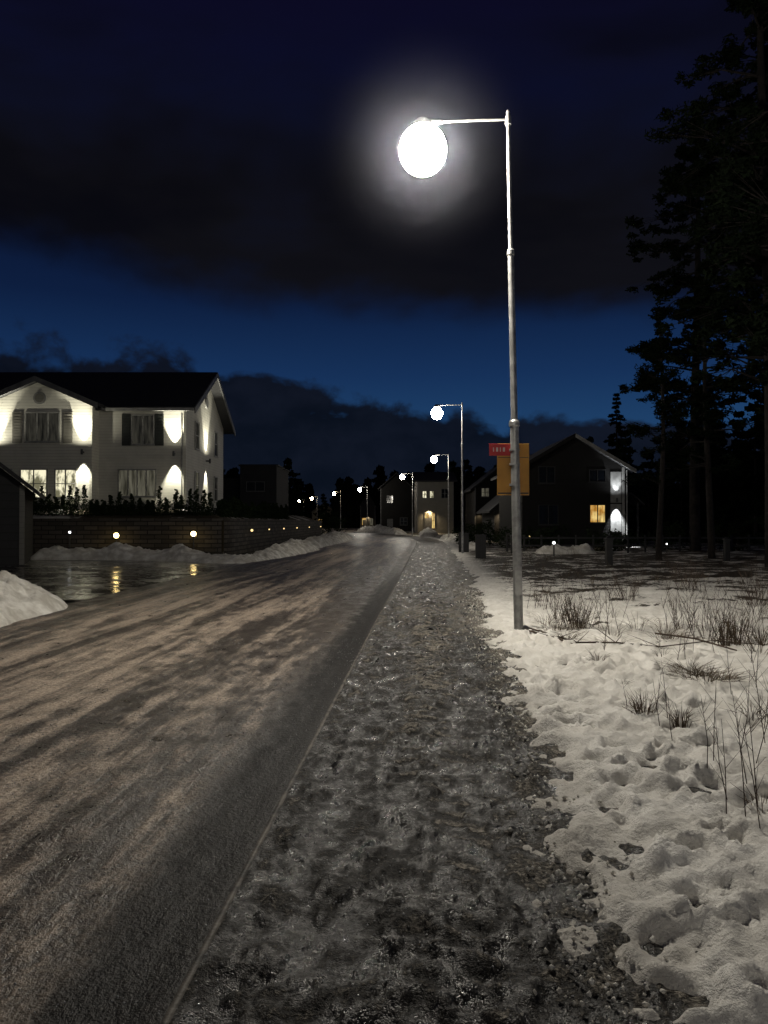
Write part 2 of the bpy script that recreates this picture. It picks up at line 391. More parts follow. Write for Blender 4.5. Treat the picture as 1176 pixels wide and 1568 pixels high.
M_or=noisy((.50,.24,.03),.45,3,.2)('orange_sign_paint'); M_red=noisy((.42,.015,.02),.45,3,.2)('red_sign_paint')
M_wh=mat('sign_white',(.45,.4,.38),.5); M_blk=mat('sign_dark',(.03,.03,.03),.5)
e=empty('traffic_sign',(1.91,11.2,0))
b=MB(); b.box(-.245,.225,.085,.10,2.0,2.76); b.build('orange_board',M_or,e,bevel=.004)
b=MB(); b.box(-.235,.215,.0825,.0845,2.02,2.04); b.box(-.235,.215,.0825,.0845,2.55,2.56); b.build('board_border',M_blk,e)
b=MB(); b.box(-.365,.015,.060,.075,2.58,2.755); b.build('red_plate',M_red,e,bevel=.004)
b=MB(); 
for k,(a,c) in enumerate([(-.31,-.295),(-.265,-.235),(-.21,-.195),(-.165,-.135)]): b.box(a,c,.0565,.059,2.64,2.70)
b.build('plate_numbers',M_wh,e)
b=MB()
for z in (2.15,2.45,2.66): 
    b.tube([(.0,0.01,z-.015),(.0,.01,z+.015)],[.078,.078],16); b.box(-.07,.07,.055,.0595,z-.02,z+.02)
b.build('clamps',M_galv,e)

# ---------------------------------------------------------------- buildings
def siding(col,pitch=.16,amt=.5):
    def f(t,b):
        o=t.node('ShaderNodeTexCoord').outputs['Object']
        s=t.node('ShaderNodeSeparateXYZ'); t.inp(s.inputs[0],o)
        fr=t.m('FRACT',t.m('DIVIDE',s.outputs[2],pitch))
        n=t.noise(o,1.3,3,.6)
        groove=t.sm(fr,.0,.12)
        t.inp(b.inputs['Base Color'],t.mix(groove,tuple(c*.45 for c in col),t.mix(t.sm(n,.3,.7),tuple(c*.85 for c in col),col)))
        t.inp(b.inputs['Normal'],t.bump(fr,amt,.02))
    return f
M_white=mat('pale_siding',(.46,.45,.40),.6,fn=siding((.46,.45,.40)))
M_dtrim=noisy((.08,.08,.08),.5,3,.3)('dark_trim')
M_mtrim=noisy((.22,.22,.21),.5,3,.3)('mid_grey_trim')
M_roof=noisy((.014,.014,.016),.8,6,.4)('dark_roof_tiles')
M_dark=mat('dark_siding',(.010,.0095,.009),.8,fn=siding((.010,.0095,.009),.2),spec=.2)
M_grey=mat('grey_siding',(.12,.115,.10),.6,fn=siding((.12,.115,.10),.2))
M_dgrey=mat('dark_grey_render',(.030,.030,.031),.8,fn=siding((.030,.030,.031),.3),spec=.2)
M_green=noisy((.02,.023,.02),.5,3,.3)('shutter_paint')
M_stone_found=noisy((.10,.095,.09),.8,8,.3)('plinth')
M_glass=mat('dark_window_glass',(.01,.012,.016),.06,spec=.6)
def f_lit(t,e):
    o=t.node('ShaderNodeTexCoord').outputs['Object']
    n=t.noise(t.mapv(o,(6,6,.8)),1,3,.6); n2=t.noise(o,1.4,3,.6)
    t.inp(e.inputs[0],t.mix(t.sm(n2,.35,.65),(.50,.22,.03),(1,.72,.26)))
    t.inp(e.inputs[1],t.m('MULTIPLY',t.sm(n,.25,.7,.35,1.0),1.1))
M_lit=emis('lit_window',(1,.7,.3),1.0,f_lit)
def f_dimx(c0,c1,sc):
    def f(t,e):
        o=t.node('ShaderNodeTexCoord').outputs['Object']
        n=t.noise(t.mapv(o,(5,5,.7)),1,3,.6)
        t.inp(e.inputs[0],t.mix(t.sm(n,.3,.7),c0,c1)); t.inp(e.inputs[1],sc)
    return f
M_dim=emis('dim_window',(.2,.19,.15),1,f_dimx((.03,.028,.02),(.16,.15,.11),.7))
M_vdim=emis('pane_glow',(.2,.19,.15),1,f_dimx((.006,.006,.006),(.05,.047,.037),.7))  # dim panes given a faint emission in place of reflected light
def f_litw(t,e):
    o=t.node('ShaderNodeTexCoord').outputs['Object']
    n=t.noise(t.mapv(o,(3,3,1.5)),1,3,.6)
    t.inp(e.inputs[0],t.mix(t.sm(n,.4,.6),(.16,.15,.09),(1,.93,.65)))
M_litw=emis('lit_window_white',(1,.93,.7),1.0,f_litw)
M_fix=mat('fixture_black',(.02,.02,.02),.4)

def window(e,axis,pos,c,z0,w,h,cols_=2,rows_=2,glass=M_glass,frame=M_mtrim,out=-1,fw=.06):
    fr=MB(); gl=MB()
    def bx(B,a0,a1,q0,q1,zz0,zz1):
        lo,hi=sorted((pos+out*q0,pos+out*q1))
        if axis=='y': B.box(a0,a1,lo,hi,zz0,zz1)
        else: B.box(lo,hi,a0,a1,zz0,zz1)
    a0,a1=c-w/2,c+w/2; z1=z0+h
    bx(fr,a0-fw,a0,.002,.07,z0-fw,z1+fw); bx(fr,a1,a1+fw,.002,.07,z0-fw,z1+fw)
    bx(fr,a0,a1,.002,.07,z1,z1+fw); bx(fr,a0,a1,.002,.07,z0-fw,z0)
    bx(fr,a0-fw*1.5,a1+fw*1.5,.002,.11,z0-fw-.05,z0-fw-.003)
    bx(gl,a0,a1,.002,.012,z0,z1)
    mw=.03
    for i in range(1,cols_):
        a=a0+w*i/cols_; bx(fr,a-mw,a+mw,.014,.055,z0,z1)
    for j in range(1,rows_):
        zz=z0+h*j/rows_
        for i in range(cols_):
            bx(fr,a0+w*i/cols_+(mw if i else 0),a0+w*(i+1)/cols_-(mw if i<cols_-1 else 0),.014,.045,zz-mw*.6,zz+mw*.6)
    gl.build('window_glass',glass,e); fr.build('window_frame',frame,e)
def roof_gable(b,axis,h0,h1,ez,pz,a,bb,over=.5,th=.18):
    m=(h0+h1)/2; sl=(pz-ez)/(m-h0); o=over
    L=[(h0-o,ez-sl*o),(m,pz),(m,pz+th),(h0-o,ez-sl*o+th)]
    Rr=[(h1+o,ez-sl*o),(h1+o,ez-sl*o+th),(m,pz+th),(m,pz)]
    b.prism(L,axis,a,bb); b.prism(Rr,axis,a,bb)
def spot(name,loc,rot,power,size,blend=.5,col=(1,.93,.74),parent=None,rad=.03):
    l=bpy.data.lights.new(name,'SPOT'); l.energy=power; l.spot_size=R(size); l.spot_blend=blend; l.color=col; l.shadow_soft_size=rad
    o=bpy.data.objects.new(name,l); S.collection.objects.link(o); o.location=loc; o.rotation_euler=rot
    if parent: o.parent=parent
    return o
def updown(e,loc,axis='y',out=-1,pu=90,pd=90,col=(1,.95,.76),wide=14,size=58):
    x,y,z=loc; q=.26
    cx,cy=(x,y+out*q) if axis=='y' else (x+out*q,y)
    b=MB(); b.tube([(cx,cy,z-.14),(cx,cy,z+.14)],[.06,.06],12)
    if axis=='y': b.box(x-.03,x+.03,min(y,y+out*q),max(y,y+out*q),z-.04,z+.04)
    else: b.box(min(x,x+out*q),max(x,x+out*q),y-.03,y+.03,z-.04,z+.04)
    b.build('wall_lamp_body',M_fix,e)
    spot('up_light',(cx,cy,z+.16),(math.pi,0,0),pu,size,.6,col,e)
    spot('down_light',(cx,cy,z-.16),(0,0,0),pd,size,.6,col,e)
    if wide:
        spot('added_up_wash',(cx+(0 if axis=='y' else out*.5),cy+(out*.5 if axis=='y' else 0),z+.2),(math.pi,0,0),wide,165,.9,col,e)  # extra spot without a fixture, added for the overall facade glow

# --- white house
H=empty('white_house')
ZB=2.3
b=MB(); b.prism([(42,ZB),(52,ZB),(52,7.95),(47,10.6),(42,7.95)],'x',-30,-10.9)
b.prism([(-21.2,ZB),(-15.6,ZB),(-15.6,7.95),(-18.4,9.15),(-21.2,7.95)],'y',41,44.2)
b.build('walls',M_white,H)
b=MB(); b.box(-30.03,-10.87,41.97,52.03,1.2,ZB+.25); b.box(-21.23,-15.57,40.97,41.96,1.2,ZB+.25); b.build('plinth',M_stone_found,H)
b=MB(); roof_gable(b,'x',42,52,7.97,10.62,-30.6,-10.25,over=.6,th=.2)
b.build('roof',M_roof,H)
b=MB(); roof_gable(b,'y',-21.2,-15.6,7.97,9.17,40.4,44.4,over=.5,th=.16); b.build('bay_roof',M_roof,H)
b=MB()
for s_ in (-1,1):
    y0=47+s_*5.6; zz=7.97-.53*.6
    b.add([(-10.24,y0,zz-.16),(-10.24,47,10.62-.16),(-10.24,47,10.80),(-10.24,y0,zz+.18),(-10.18,y0,zz-.16),(-10.18,47,10.62-.16),(-10.18,47,10.80),(-10.18,y0,zz+.18)],[(0,1,2,3),(4,7,6,5),(0,4,5,1),(3,2,6,7),(0,3,7,4),(1,5,6,2)])
b.build('barge_boards',M_dtrim,H)
b=MB()
for s_ in (-1,1):
    x0=-18.4+s_*3.3; zz=7.97-.4286*.5
    b.add([(x0,40.39,zz-.14),(-18.4,40.39,9.17-.14),(-18.4,40.39,9.33),(x0,40.39,zz+.16),(x0,40.33,zz-.14),(-18.4,40.33,9.17-.14),(-18.4,40.33,9.33),(x0,40.33,zz+.16)],[(0,1,2,3),(4,7,6,5),(0,4,5,1),(3,2,6,7),(0,3,7,4),(1,5,6,2)])
b.build('bay_barge_boards',M_dtrim,H)
b=MB()
b.box(-15.0,-10.26,41.28,41.38,7.62,7.78)
b.tube([(-11.05,41.9,7.6),(-11.05,41.9,2.4)],[.05,.05],10)
b.build('gutter_and_downpipe',M_mtrim,H)
b=MB()
b.box(-10.95,-10.82,41.93,42.06,2.6,7.9); b.box(-15.72,-15.58,40.93,41.0,2.6,7.9)
b.box(-15.55,-10.97,41.965,41.997,5.05,5.15); b.box(-21.1,-15.75,40.965,40.997,5.05,5.15)
b.build('trim',M_white,H)
window(H,'y',41,-18.25,5.95,1.75,1.5,3,1,M_vdim,M_mtrim)
for a in (-19.6,-16.9):
    b=MB(); b.box(a-.25,a+.25,40.94,40.996,5.85,7.5)
    for k in range(10): b.box(a-.2,a+.2,40.92,40.938,5.95+k*.15,6.03+k*.15)
    b.build('shutter',M_grey,H)
window(H,'y',42,-13.2,5.9,1.15,1.55,2,1,M_vdim,M_mtrim)
for a in (-14.1,-12.3):
    b=MB(); b.box(a-.24,a+.24,41.94,41.996,5.8,7.55)
    for k in range(10): b.box(a-.19,a+.19,41.92,41.938,5.9+k*.16,5.98+k*.16)
    b.build('shutter',M_green,H)
window(H,'y',42,-13.5,3.05,2.0,1.4,4,1,M_dim,M_mtrim)
window(H,'y',41,-17.0,2.95,1.05,1.45,2,2,M_litw,M_mtrim)
window(H,'y',41,-18.7,2.95,1.35,1.45,2,2,M_litw,M_mtrim)
window(H,'y',41,-20.3,2.95,.8,1.45,1,2,M_dim,M_mtrim)
window(H,'x',-10.9,44.6,5.9,.8,1.5,1,2,M_vdim,M_mtrim,out=1)
window(H,'x',-10.9,49.6,5.9,.8,1.5,1,2,M_glass,M_mtrim,out=1)
window(H,'x',-10.9,44.6,3.0,.8,1.5,1,2,M_dim,M_mtrim,out=1)
window(H,'x',-10.9,49.6,3.0,.8,1.5,1,2,M_glass,M_mtrim,out=1)
b=MB(); b.tube([(-18.4,40.998,8.25),(-18.4,40.93,8.25)],[.34,.34],28); b.build('round_vent_rim',M_mtrim,H)
b=MB(); b.tube([(-18.4,40.928,8.25),(-18.4,40.90,8.25)],[.24,.24],28); b.build('round_vent',M_grey,H)
b=MB(); b.tube([(-10.898,47,8.9),(-10.83,47,8.9)],[.34,.34],24); b.build('side_round_vent',M_mtrim,H)
updown(H,(-16.05,41,5.35),'y',-1,2100,2100,wide=200)
updown(H,(-20.75,41,5.35),'y',-1,2100,2100,wide=260)
updown(H,(-11.45,42,5.35),'y',-1,2100,2100,wide=30)
updown(H,(-10.9,46.9,5.35),'x',1,1500,1500,wide=180)

# --- garage on the left (side wall turned along the driveway)
G=empty('garage',(-13.6,29,0)); G.rotation_euler=(0,0,R(22))
b=MB(); b.prism([(-9.1,-.1),(0,-.1),(0,3.0),(-4.55,6.7),(-9.1,3.0)],'y',0,7.0); b.build('walls',M_dgrey,G)
b=MB(); roof_gable(b,'y',-9.1,0,3.02,6.72,-.6,7.4,over=.5,th=.18); b.build('roof',M_roof,G)
b=MB(); b.box(-.15,.03,-.07,-.002,0,3.0); b.box(-4.6,-.9,-.07,-.002,2.35,2.5); b.box(-1.05,-.9,-.07,-.002,0,2.345)
for k in range(5): b.box(-4.6,-1.06,-.05,-.002,.02+k*.46,.42+k*.46)
b.build('garage_door',M_grey,G)
# --- modern box house (distance)
G=empty('modern_house')
b=MB(); b.box(-15.0,-11.2,80,90,0,7.5); b.box(-18.5,-15.0,82,90,0,6.2); b.build('walls',M_dgrey,G)
b=MB(); b.box(-15.15,-11.05,79.85,90.1,7.5,7.65); b.box(-18.6,-15.15,81.8,90.1,6.2,6.33); b.build('roof',M_roof,G)
window(G,'y',80,-13.4,4.9,1.8,.9,2,1,M_glass,M_dtrim); window(G,'y',80,-12.2,2.2,1.2,1.2,2,1,M_glass,M_dtrim)
# --- dark gabled house on the right
H=empty('dark_gabled_house')
b=MB(); b.prism([(9.0,-.1),(15.6,-.1),(15.6,5.2),(12.3,7.15),(9.0,5.2)],'y',50,60); b.build('walls',M_dark,H)
b=MB(); roof_gable(b,'y',9,15.6,5.22,7.17,49.3,60.5,over=.6,th=.16); b.build('roof',M_roof,H)
def barge(b,s_):
    x0=12.3+s_*3.9; zz=5.22-.59*.6
    b.add([(x0,49.29,zz-.10),(12.3,49.29,7.17-.10),(12.3,49.29,7.33),(x0,49.29,zz+.16),(x0,49.23,zz-.10),(12.3,49.23,7.17-.10),(12.3,49.23,7.33),(x0,49.23,zz+.16)],[(0,1,2,3),(4,7,6,5),(0,4,5,1),(3,2,6,7),(0,3,7,4),(1,5,6,2)])
b=MB(); barge(b,-1); b.box(8.94,15.5,49.95,49.997,2.80,2.88); b.build('trim',M_dark,H)
b=MB(); barge(b,1)
b.box(15.5,15.66,49.93,50.0,0,5.2); b.tube([(15.8,49.95,5),(15.8,49.95,.2)],[.05,.05],8)
b.build('lit_corner_trim',M_mtrim,H)  # right-hand trim paler than the left: the lit edge is put into its colour
b=MB(); roof_gable(b,'y',15.6,17.0,2.9,3.5,50.6,53,over=.2,th=.1); b.box(16.7,16.82,50.7,50.82,0,2.9); b.build('side_porch',M_dgrey,H)
window(H,'y',50,13.9,1.62,.95,1.1,2,1,M_lit,M_dgrey)
window(H,'y',50,13.9,4.3,1.0,.7,2,1,M_glass,M_dgrey); window(H,'y',50,10.6,4.2,1.0,1.0,2,1,M_glass,M_dgrey); window(H,'y',50,10.7,1.5,1.2,1.2,2,1,M_glass,M_dgrey)
b=MB(); b.box(14.75,15.45,49.97,49.997,1.0,4.9); b.build('pale_panel',M_mtrim,H)
updown(H,(15.1,50,3.05),'y',-1,420,1600,(.93,.96,1),wide=60)
H=empty('porch_house')
b=MB(); b.box(9.2,13.5,64,72,-.1,2.8); b.prism([(9.2,2.8),(13.5,2.8),(11.35,4.6)],'y',64,72); b.build('walls',M_dgrey,H)
b=MB(); roof_gable(b,'y',9.2,13.5,2.82,4.62,63.4,72.5,over=.5,th=.15); b.build('roof',M_roof,H)
window(H,'y',64,10.2,1.0,.9,1.2,2,2,M_lit,M_dtrim); window(H,'y',64,12.1,1.0,.9,1.2,2,2,M_glass,M_dtrim)
spot('porch_light',(9.75,63.6,2.6),(0,0,0),160,120,.8,(1,.75,.45),H)

def simple_house(name,x0,x1,y0,y1,ez,pz,wall,wins,axis='y',lights=()):
    H=empty(name)
    b=MB()
    if axis=='y': b.prism([(x0,-.1),(x1,-.1),(x1,ez),((x0+x1)/2,pz),(x0,ez)],'y',y0,y1)
    else: b.prism([(y0,-.1),(y1,-.1),(y1,ez),((y0+y1)/2,pz),(y0,ez)],'x',x0,x1)
    b.build('walls',wall,H)
    b=MB()
    if axis=='y': roof_gable(b,'y',x0,x1,ez+.02,pz+.02,y0-.5,y1+.5,.5)
    else: roof_gable(b,'x',y0,y1,ez+.02,pz+.02,x0-.5,x1+.5,.5)
    b.build('roof',M_roof,H)
    b=MB(); b.box(x0-.02,x0+.12,y0-.05,y0-.003,0,ez); b.box(x1-.12,x1+.02,y0-.05,y0-.003,0,ez)
    cx_=x0+(x1-x0)*.3
    b.box(cx_-.5,cx_+.5,y0-.06,y0-.003,.1,2.2); b.build('door_and_corners',M_dtrim,H)
    for (c,z0,w,h,g_) in wins: window(H,'y',y0,c,z0,w,h,2,2,g_,M_dtrim)
    for (lx,lz,pw,co) in lights: spot('wall_light',(lx,y0-.3,lz),(0,0,0),pw,140,.8,co,H)
    return H
warm=(1,.75,.42)
simple_house('distant_dark_house',-.6,4.9,132,142,7.6,10.0,M_dark,[(1,5,1.0,1.2,M_glass),(3.4,1.2,1.2,1.2,M_glass)])
simple_house('distant_grey_house',4.6,9.6,106,116,7.3,8.7,M_grey,[(5.6,5.0,.5,.9,M_litw),(6.6,5.0,.5,.9,M_litw),(5.9,.8,.5,2.1,M_lit),(6.8,.8,.35,2.1,M_lit),(8.4,5,.9,1.2,M_glass)],axis='x',lights=[(6.2,3.3,700,warm)])
simple_house('distant_brown_house',10.4,17,88,98,5.6,8.2,M_dark,[(11.6,4.6,.8,.9,M_dim),(14,1.5,1.2,1.2,M_glass)],lights=[(10.9,2.6,60,warm)])
simple_house('distant_cottage',-5.4,-2.0,176,186,5.5,8.2,M_dgrey,[(-4.6,1.0,.8,1.6,M_lit),(-2.9,1.0,.7,1.5,M_dim)],lights=[(-3.7,3,300,warm)])
simple_house('distant_villa',-22.5,-15.0,240,250,5,7.6,M_grey,[(-20,1.2,1.2,1.4,M_lit)],lights=[(-18,3,200,warm)])

# ---------------------------------------------------------------- left terrace, retaining wall
ter=MB()
ter.add([(-60,38.3,-.1),(-8.0,38.3,-.1),(-7.2,86,-.1),(-60,86,-.1),(-60,38.3,1.70),(-8.0,38.3,1.70),(-7.2,86,1.70),(-60,86,1.7),(-60,41,2.3),(-9.6,41,2.3),(-9.0,86,2.3),(-60,86,2.3)],
 [(0,1,5,4),(1,2,6,5),(4,5,9,8),(5,6,10,9),(8,9,10,11),(2,3,7,6)])
ter.build('garden_terrace',M_ground)
def f_stone(t,b):
    o=t.node('ShaderNodeTexCoord').outputs['UV']
    br=t.node('ShaderNodeTexBrick'); t.inp(br.inputs['Vector'],o)
    br.inputs['Scale'].default_value=1; br.inputs['Brick Width'].default_value=.7; br.inputs['Row Height'].default_value=.22; br.inputs['Mortar Size'].default_value=.025
    br.inputs['Color1'].default_value=(.035,.031,.026,1); br.inputs['Color2'].default_value=(.09,.08,.068,1); br.inputs['Mortar'].default_value=(.012,.012,.012,1)
    n=t.noise(o,7,3,.6)
    t.inp(b.inputs['Base Color'],t.mix(t.m('MULTIPLY',n,.6),br.outputs[0],(.03,.027,.024)))
    t.inp(b.inputs['Normal'],t.bump(t.m('ADD',t.m('MULTIPLY',br.outputs['Fac'],-1),t.m('MULTIPLY',n,.5)),.9,.05))
M_stone=mat('stacked_stone',rough=.85,fn=f_stone,spec=.2)
L=[(-60,38.0),(-8.4,38.0),(-7.9,38.5),(-7.75,40),(-7.0,86.3)]
vs=[];fs=[];uvs=[];acc=0
for i,(a,c) in enumerate(L):
    if i: acc+=math.hypot(a-L[i-1][0],c-L[i-1][1])
    vs+=[(a,c,-.1),(a,c,1.80)]; uvs+=[(acc,0),(acc,1.9)]
n0=len(vs)
vs+=[(a-.35 if i>1 else a,c+(.35 if i<3 else 0),1.80) for i,(a,c) in enumerate(L)]; uvs+=[(u[0],2.2) for u in uvs[1::2]]
for i in range(len(L)-1):
    fs.append((2*i,2*i+2,2*i+3,2*i+1)); fs.append((2*i+1,2*i+3,n0+i+1,n0+i))
fastmesh('retaining_wall',vs,fs,M_stone,uv=uvs)

# ---------------------------------------------------------------- small garden lamps
M_glw=emis('garden_lamp_lit',(1,.72,.28),16,sample=True); M_glc=emis('garden_lamp_white',(.95,.97,1),4)
M_gls=emis('wall_lamp_lit',(1,.72,.30),1.8)
def garden_lamp(x,y,z,r=.09,m=M_glw,name='garden_lamp'):
    e=empty(name,(x,y,0))
    b=MB(); b.tube([(0,0,-.1),(0,0,z-r)],[.035,.035],10); b.tube([(0,0,z-r-.02),(0,0,z-r+.01)],[.07,.07],12)
    b.tube([(0,0,z+r*.9),(0,0,z+r+.03)],[r*1.15,r*.3],14); b.build('post',M_fix,e)
    b=MB(); b.ell((0,0,z),(r,r,r),10,6); b.build('globe',m,e,smooth=True)
garden_lamp(-13.0,37.3,.97,.13); garden_lamp(-9.25,37.3,1.05,.13); garden_lamp(-15.3,37.4,1.12,.06,M_glc)
def wall_lamp(x,y,z,m=M_gls,r=.075):
    e=empty('garden_wall_lamp',(x,y,z)); 
    b=MB(); b.box(-.10,-.01,-.07,.07,-.10,.12); b.box(-.02,.16,-.09,.09,.08,.11); b.build('bracket',M_fix,e)
    b=MB(); b.ell((.06,0,0),(r,r,r),10,6); b.build('lamp_glass',m,e,smooth=True)
for y_,r_ in ((44,.075),(50,.045),(56.5,.05),(64,.05),(73,.045),(84,.055)): wall_lamp(-7.75+(y_-40)*.0162+.06,y_,1.15,r=r_)
garden_lamp(9.0-1.15,35.5,.66,.07,M_glc); garden_lamp(13.8,37.5,.55,.04,M_glc); garden_lamp(8.7,46,.75,.05,M_gls)

# ---------------------------------------------------------------- roadside cabinet / posts
M_cab=noisy((.02,.02,.02),.6,4,.3)('dark_cabinet')
def cabinet(x,y,w,dp,h):
    e=empty('utility_cabinet',(x,y,0))
    b=MB(); b.box(-w/2,w/2,-dp/2,dp/2,-.1,h); b.build('body',M_cab,e,bevel=.015)
    b=MB(); b.box(-w/2-.03,w/2+.03,-dp/2-.03,dp/2+.03,h+.002,h+.05); b.build('lid',M_cab,e,bevel=.01)
    b=MB(); b.box(-w/2+.04,-.01,-dp/2-.015,-dp/2-.002,.08,h-.05); b.box(.01,w/2-.04,-dp/2-.015,-dp/2-.002,.08,h-.05); b.build('doors',M_cab,e)
cabinet(4.15,33,.42,.35,1.02); cabinet(4.15,40,.5,.4,1.0)
def gate_post(x,y,w,h):
    e=empty('gate_post',(x,y,0))
    b=MB(); b.box(-w/2,w/2,-w/2,w/2,-.1,h); b.build('shaft',M_cab,e,bevel=.01)
    b=MB(); b.add([(-w*.65,-w*.65,h),(w*.65,-w*.65,h),(w*.65,w*.65,h),(-w*.65,w*.65,h),(-w*.65,-w*.65,h+.05),(w*.65,-w*.65,h+.05),(w*.65,w*.65,h+.05),(-w*.65,w*.65,h+.05),(0,0,h+.13)],[(0,3,2,1),(0,1,5,4),(1,2,6,5),(2,3,7,6),(3,0,4,7),(4,5,8),(5,6,8),(6,7,8),(7,4,8)]); b.build('cap',M_cab,e)
gate_post(7.9,27,.22,1.0); gate_post(6.2,37,.18,.9); gate_post(13.6,30.5,.2,.9)
e=empty('garden_fence'); b=MB()
for i in range(22):
    fx=6.4+i*.9; b.box(fx-.04,fx+.04,39.96,40.04,-.1,.95)
    for z_ in (.35,.75): b.box(fx+.041,fx+.859,39.98,40.02,z_,z_+.09)
b.build('posts_and_rails',M_cab,e)

# ---------------------------------------------------------------- vegetation
def leafmat(name,c1,c2):
    def f(t,b):
        o=t.node('ShaderNodeTexCoord').outputs['Object']
        t.inp(b.inputs['Base Color'],t.mix(t.noise(o,2,1),c1,c2))
    return mat(name,c1,.95,fn=f,spec=.0)
M_needle=leafmat('pine_needles',(.005,.008,.005),(.014,.020,.011)); M_thuja=leafmat('thuja_foliage',(.009,.016,.008),(.026,.038,.017))
M_bark=noisy((.018,.014,.012),.95,6,.5,bump=.1)('bark'); M_twig=noisy((.06,.040,.026),.8,9,.4,bump=.1)('twigs')
def leaves(cent,rad,n_per,size,flat=.6,elong=3.0):
    cent=np.asarray(cent,float); rad=np.asarray(rad,float)
    C=np.repeat(cent,n_per,0); Rr=np.repeat(rad,n_per)
    N=len(C); d_=rng.normal(size=(N,3)); d_/=np.linalg.norm(d_,axis=1)[:,None]
    r_=rng.random(N)**.5; p=C+d_*(Rr*r_)[:,None]*np.array([1,1,flat])
    a=rng.normal(size=(N,3)); a/=np.linalg.norm(a,axis=1)[:,None]; a[:,2]*=.7
    b_=np.cross(a,rng.normal(size=(N,3))); b_/=np.linalg.norm(b_,axis=1)[:,None]
    s_=size*rng.uniform(.6,1.4,N)[:,None]
    v=np.stack([p-a*s_*.5*elong/2-b_*s_*.28,p-a*s_*.5*elong/2+b_*s_*.28,p+a*s_*.5*elong/2],1).reshape(-1,3)
    return v,np.arange(N*3).reshape(-1,3)
def pine(name,x,y,h,start=.45,spread=3.0,nb=46,lean=(0,0),den=60,sz=.16,crown=1.0):
    e=empty(name,(x,y,0))
    b=MB(); pts=[];rd=[]
    for i in range(12):
        q=i/11; pts.append((lean[0]*q*h+.12*math.sin(q*5+x),lean[1]*q*h+.1*math.sin(q*4+y),-.2+q*h)); rd.append(.011*h*(1-q)**.8+.02)
    b.tube(pts,rd,9); b.build('trunk',M_bark,e,smooth=True)
    def tp(q): 
        k=q*11; i=min(10,int(k)); f=k-i; return [pts[i][j]*(1-f)+pts[i+1][j]*f for j in range(3)]
    b=MB(); cc=[];cr_=[]
    for i in range(nb):
        q=start+(1-start)*random.random()**.9; q=min(q,.985)
        p=Vector(tp(q)); an=random.uniform(0,6.28)
        prof=math.sin(min(1,(q-start)/(1-start)*.9+.22)*math.pi)**.6
        L_=spread*prof*random.uniform(.5,1.1)*crown
        mid_=p+Vector((math.cos(an)*L_*.5,math.sin(an)*L_*.5,random.uniform(-.1,.25)*L_))
        an2=an+random.uniform(-.5,.5)
        end=mid_+Vector((math.cos(an2)*L_*.5,math.sin(an2)*L_*.5,random.uniform(-.25,.25)*L_))
        b.tube([p,mid_,end],[.03+.010*L_,.022,.008],5,cap=False)
        for k in range(7):
            f=random.uniform(.35,1.08); c=(p*(1-f*1.0)+mid_*f) if f<.5 else mid_*(1-(f-.5)*2)+end*((f-.5)*2)
            c=c+Vector((random.gauss(0,.18),random.gauss(0,.18),random.uniform(-.1,.25)))*L_*.5
            b.tube([mid_,c],[.012,.004],4,cap=False)
            cc.append(tuple(c)); cr_.append(random.uniform(.16,.42)*(.5+L_/spread*.6))
    b.build('branches',M_bark,e)
    v,f=leaves(cc,cr_,den,sz,.55,4.2); fastmesh('needles',v,f,M_needle,e)
def spruce(x,y,h,w,name='spruce_tree',n=34,den=26,e=None,acc=None):
    cc=[];rr=[]
    for i in range(n):
        q=i/(n-1); L_=w*(1-q)**.85*(random.uniform(.75,1.2))+.15
        for k in range(max(3,int(7*(1-q))+2)):
            an=random.uniform(0,6.28); Lk=L_*random.uniform(.7,1.15)
            for s_ in (.35,.65,.95):
                cc.append((x+math.cos(an)*Lk*s_,y+math.sin(an)*Lk*s_,h*.08+q*h*.92-Lk*s_*.28)); rr.append(.16+.16*Lk*(1.1-s_))
    if acc is not None: acc[0]+=cc; acc[1]+=rr; return
    e=empty(name)
    b=MB(); b.tube([(x,y,-.1),(x,y,h*.5),(x,y,h)],[.02*h,.011*h,.01],8); b.build('trunk',M_bark,e)
    v,f=leaves(cc,rr,den,.26); fastmesh('foliage',v,f,M_needle,e)
spruce(27.3,90,16.6,2.9)
pine('pine_tree',11.55,32,10.6,.30,1.5,34,(.0,0),45,.10)
pine('pine_tree',14.4,34,13.5,.30,2.6,48,(-.01,0),45,.12)
pine('pine_tree',12.9,25.5,24,.20,3.6,100,(-.012,0),42,.13)
pine('pine_tree',15.2,29,26,.2,4.2,100,(0,0),40,.14)
pine('pine_tree',19.5,36,25,.2,4.4,90,(0,0),38,.16)
pine('pine_tree',16.3,40,24,.3,4.0,80,(0,0),38,.17)
pine('pine_tree',11.6,21.5,19,.25,2.6,80,(.01,0),42,.12)
def forest(name,items,den,size):
    acc=[[],[]]; b=MB()
    for (x_,y_,h_,w_) in items:
        spruce(x_,y_,h_,w_,n=max(10,int(h_*1.3)),acc=acc); b.tube([(x_,y_,-.1),(x_,y_,h_)],[.014*h_,.01],5)
    e=empty(name); b.build('trunks',M_bark,e)
    v,f=leaves(acc[0],acc[1],den,size,.8,2.2); fastmesh('foliage',v,f,M_needle,e)
it=[(random.uniform(20,48),random.uniform(55,80),random.uniform(7,12),random.uniform(2.2,3.6)) for _ in range(34)]
it+=[(24+i*1.6,62,random.uniform(7,10),2.8) for i in range(12)]
forest('forest_edge',it,8,.6)
it=[]
for _ in range(150):
    y_=random.uniform(260,330); x_=random.uniform(-150,150); it.append((x_,y_,random.uniform(14,22),random.uniform(5,9)))
forest('distant_forest',it,4,2.4)
it=[(-3+random.uniform(-9,5)-7,random.uniform(205,230),random.uniform(8,13),4) for _ in range(10)]
it+=[(random.uniform(-34,-9),random.uniform(95,135),random.uniform(6,10.5),random.uniform(2.6,4.2)) for _ in range(26)]
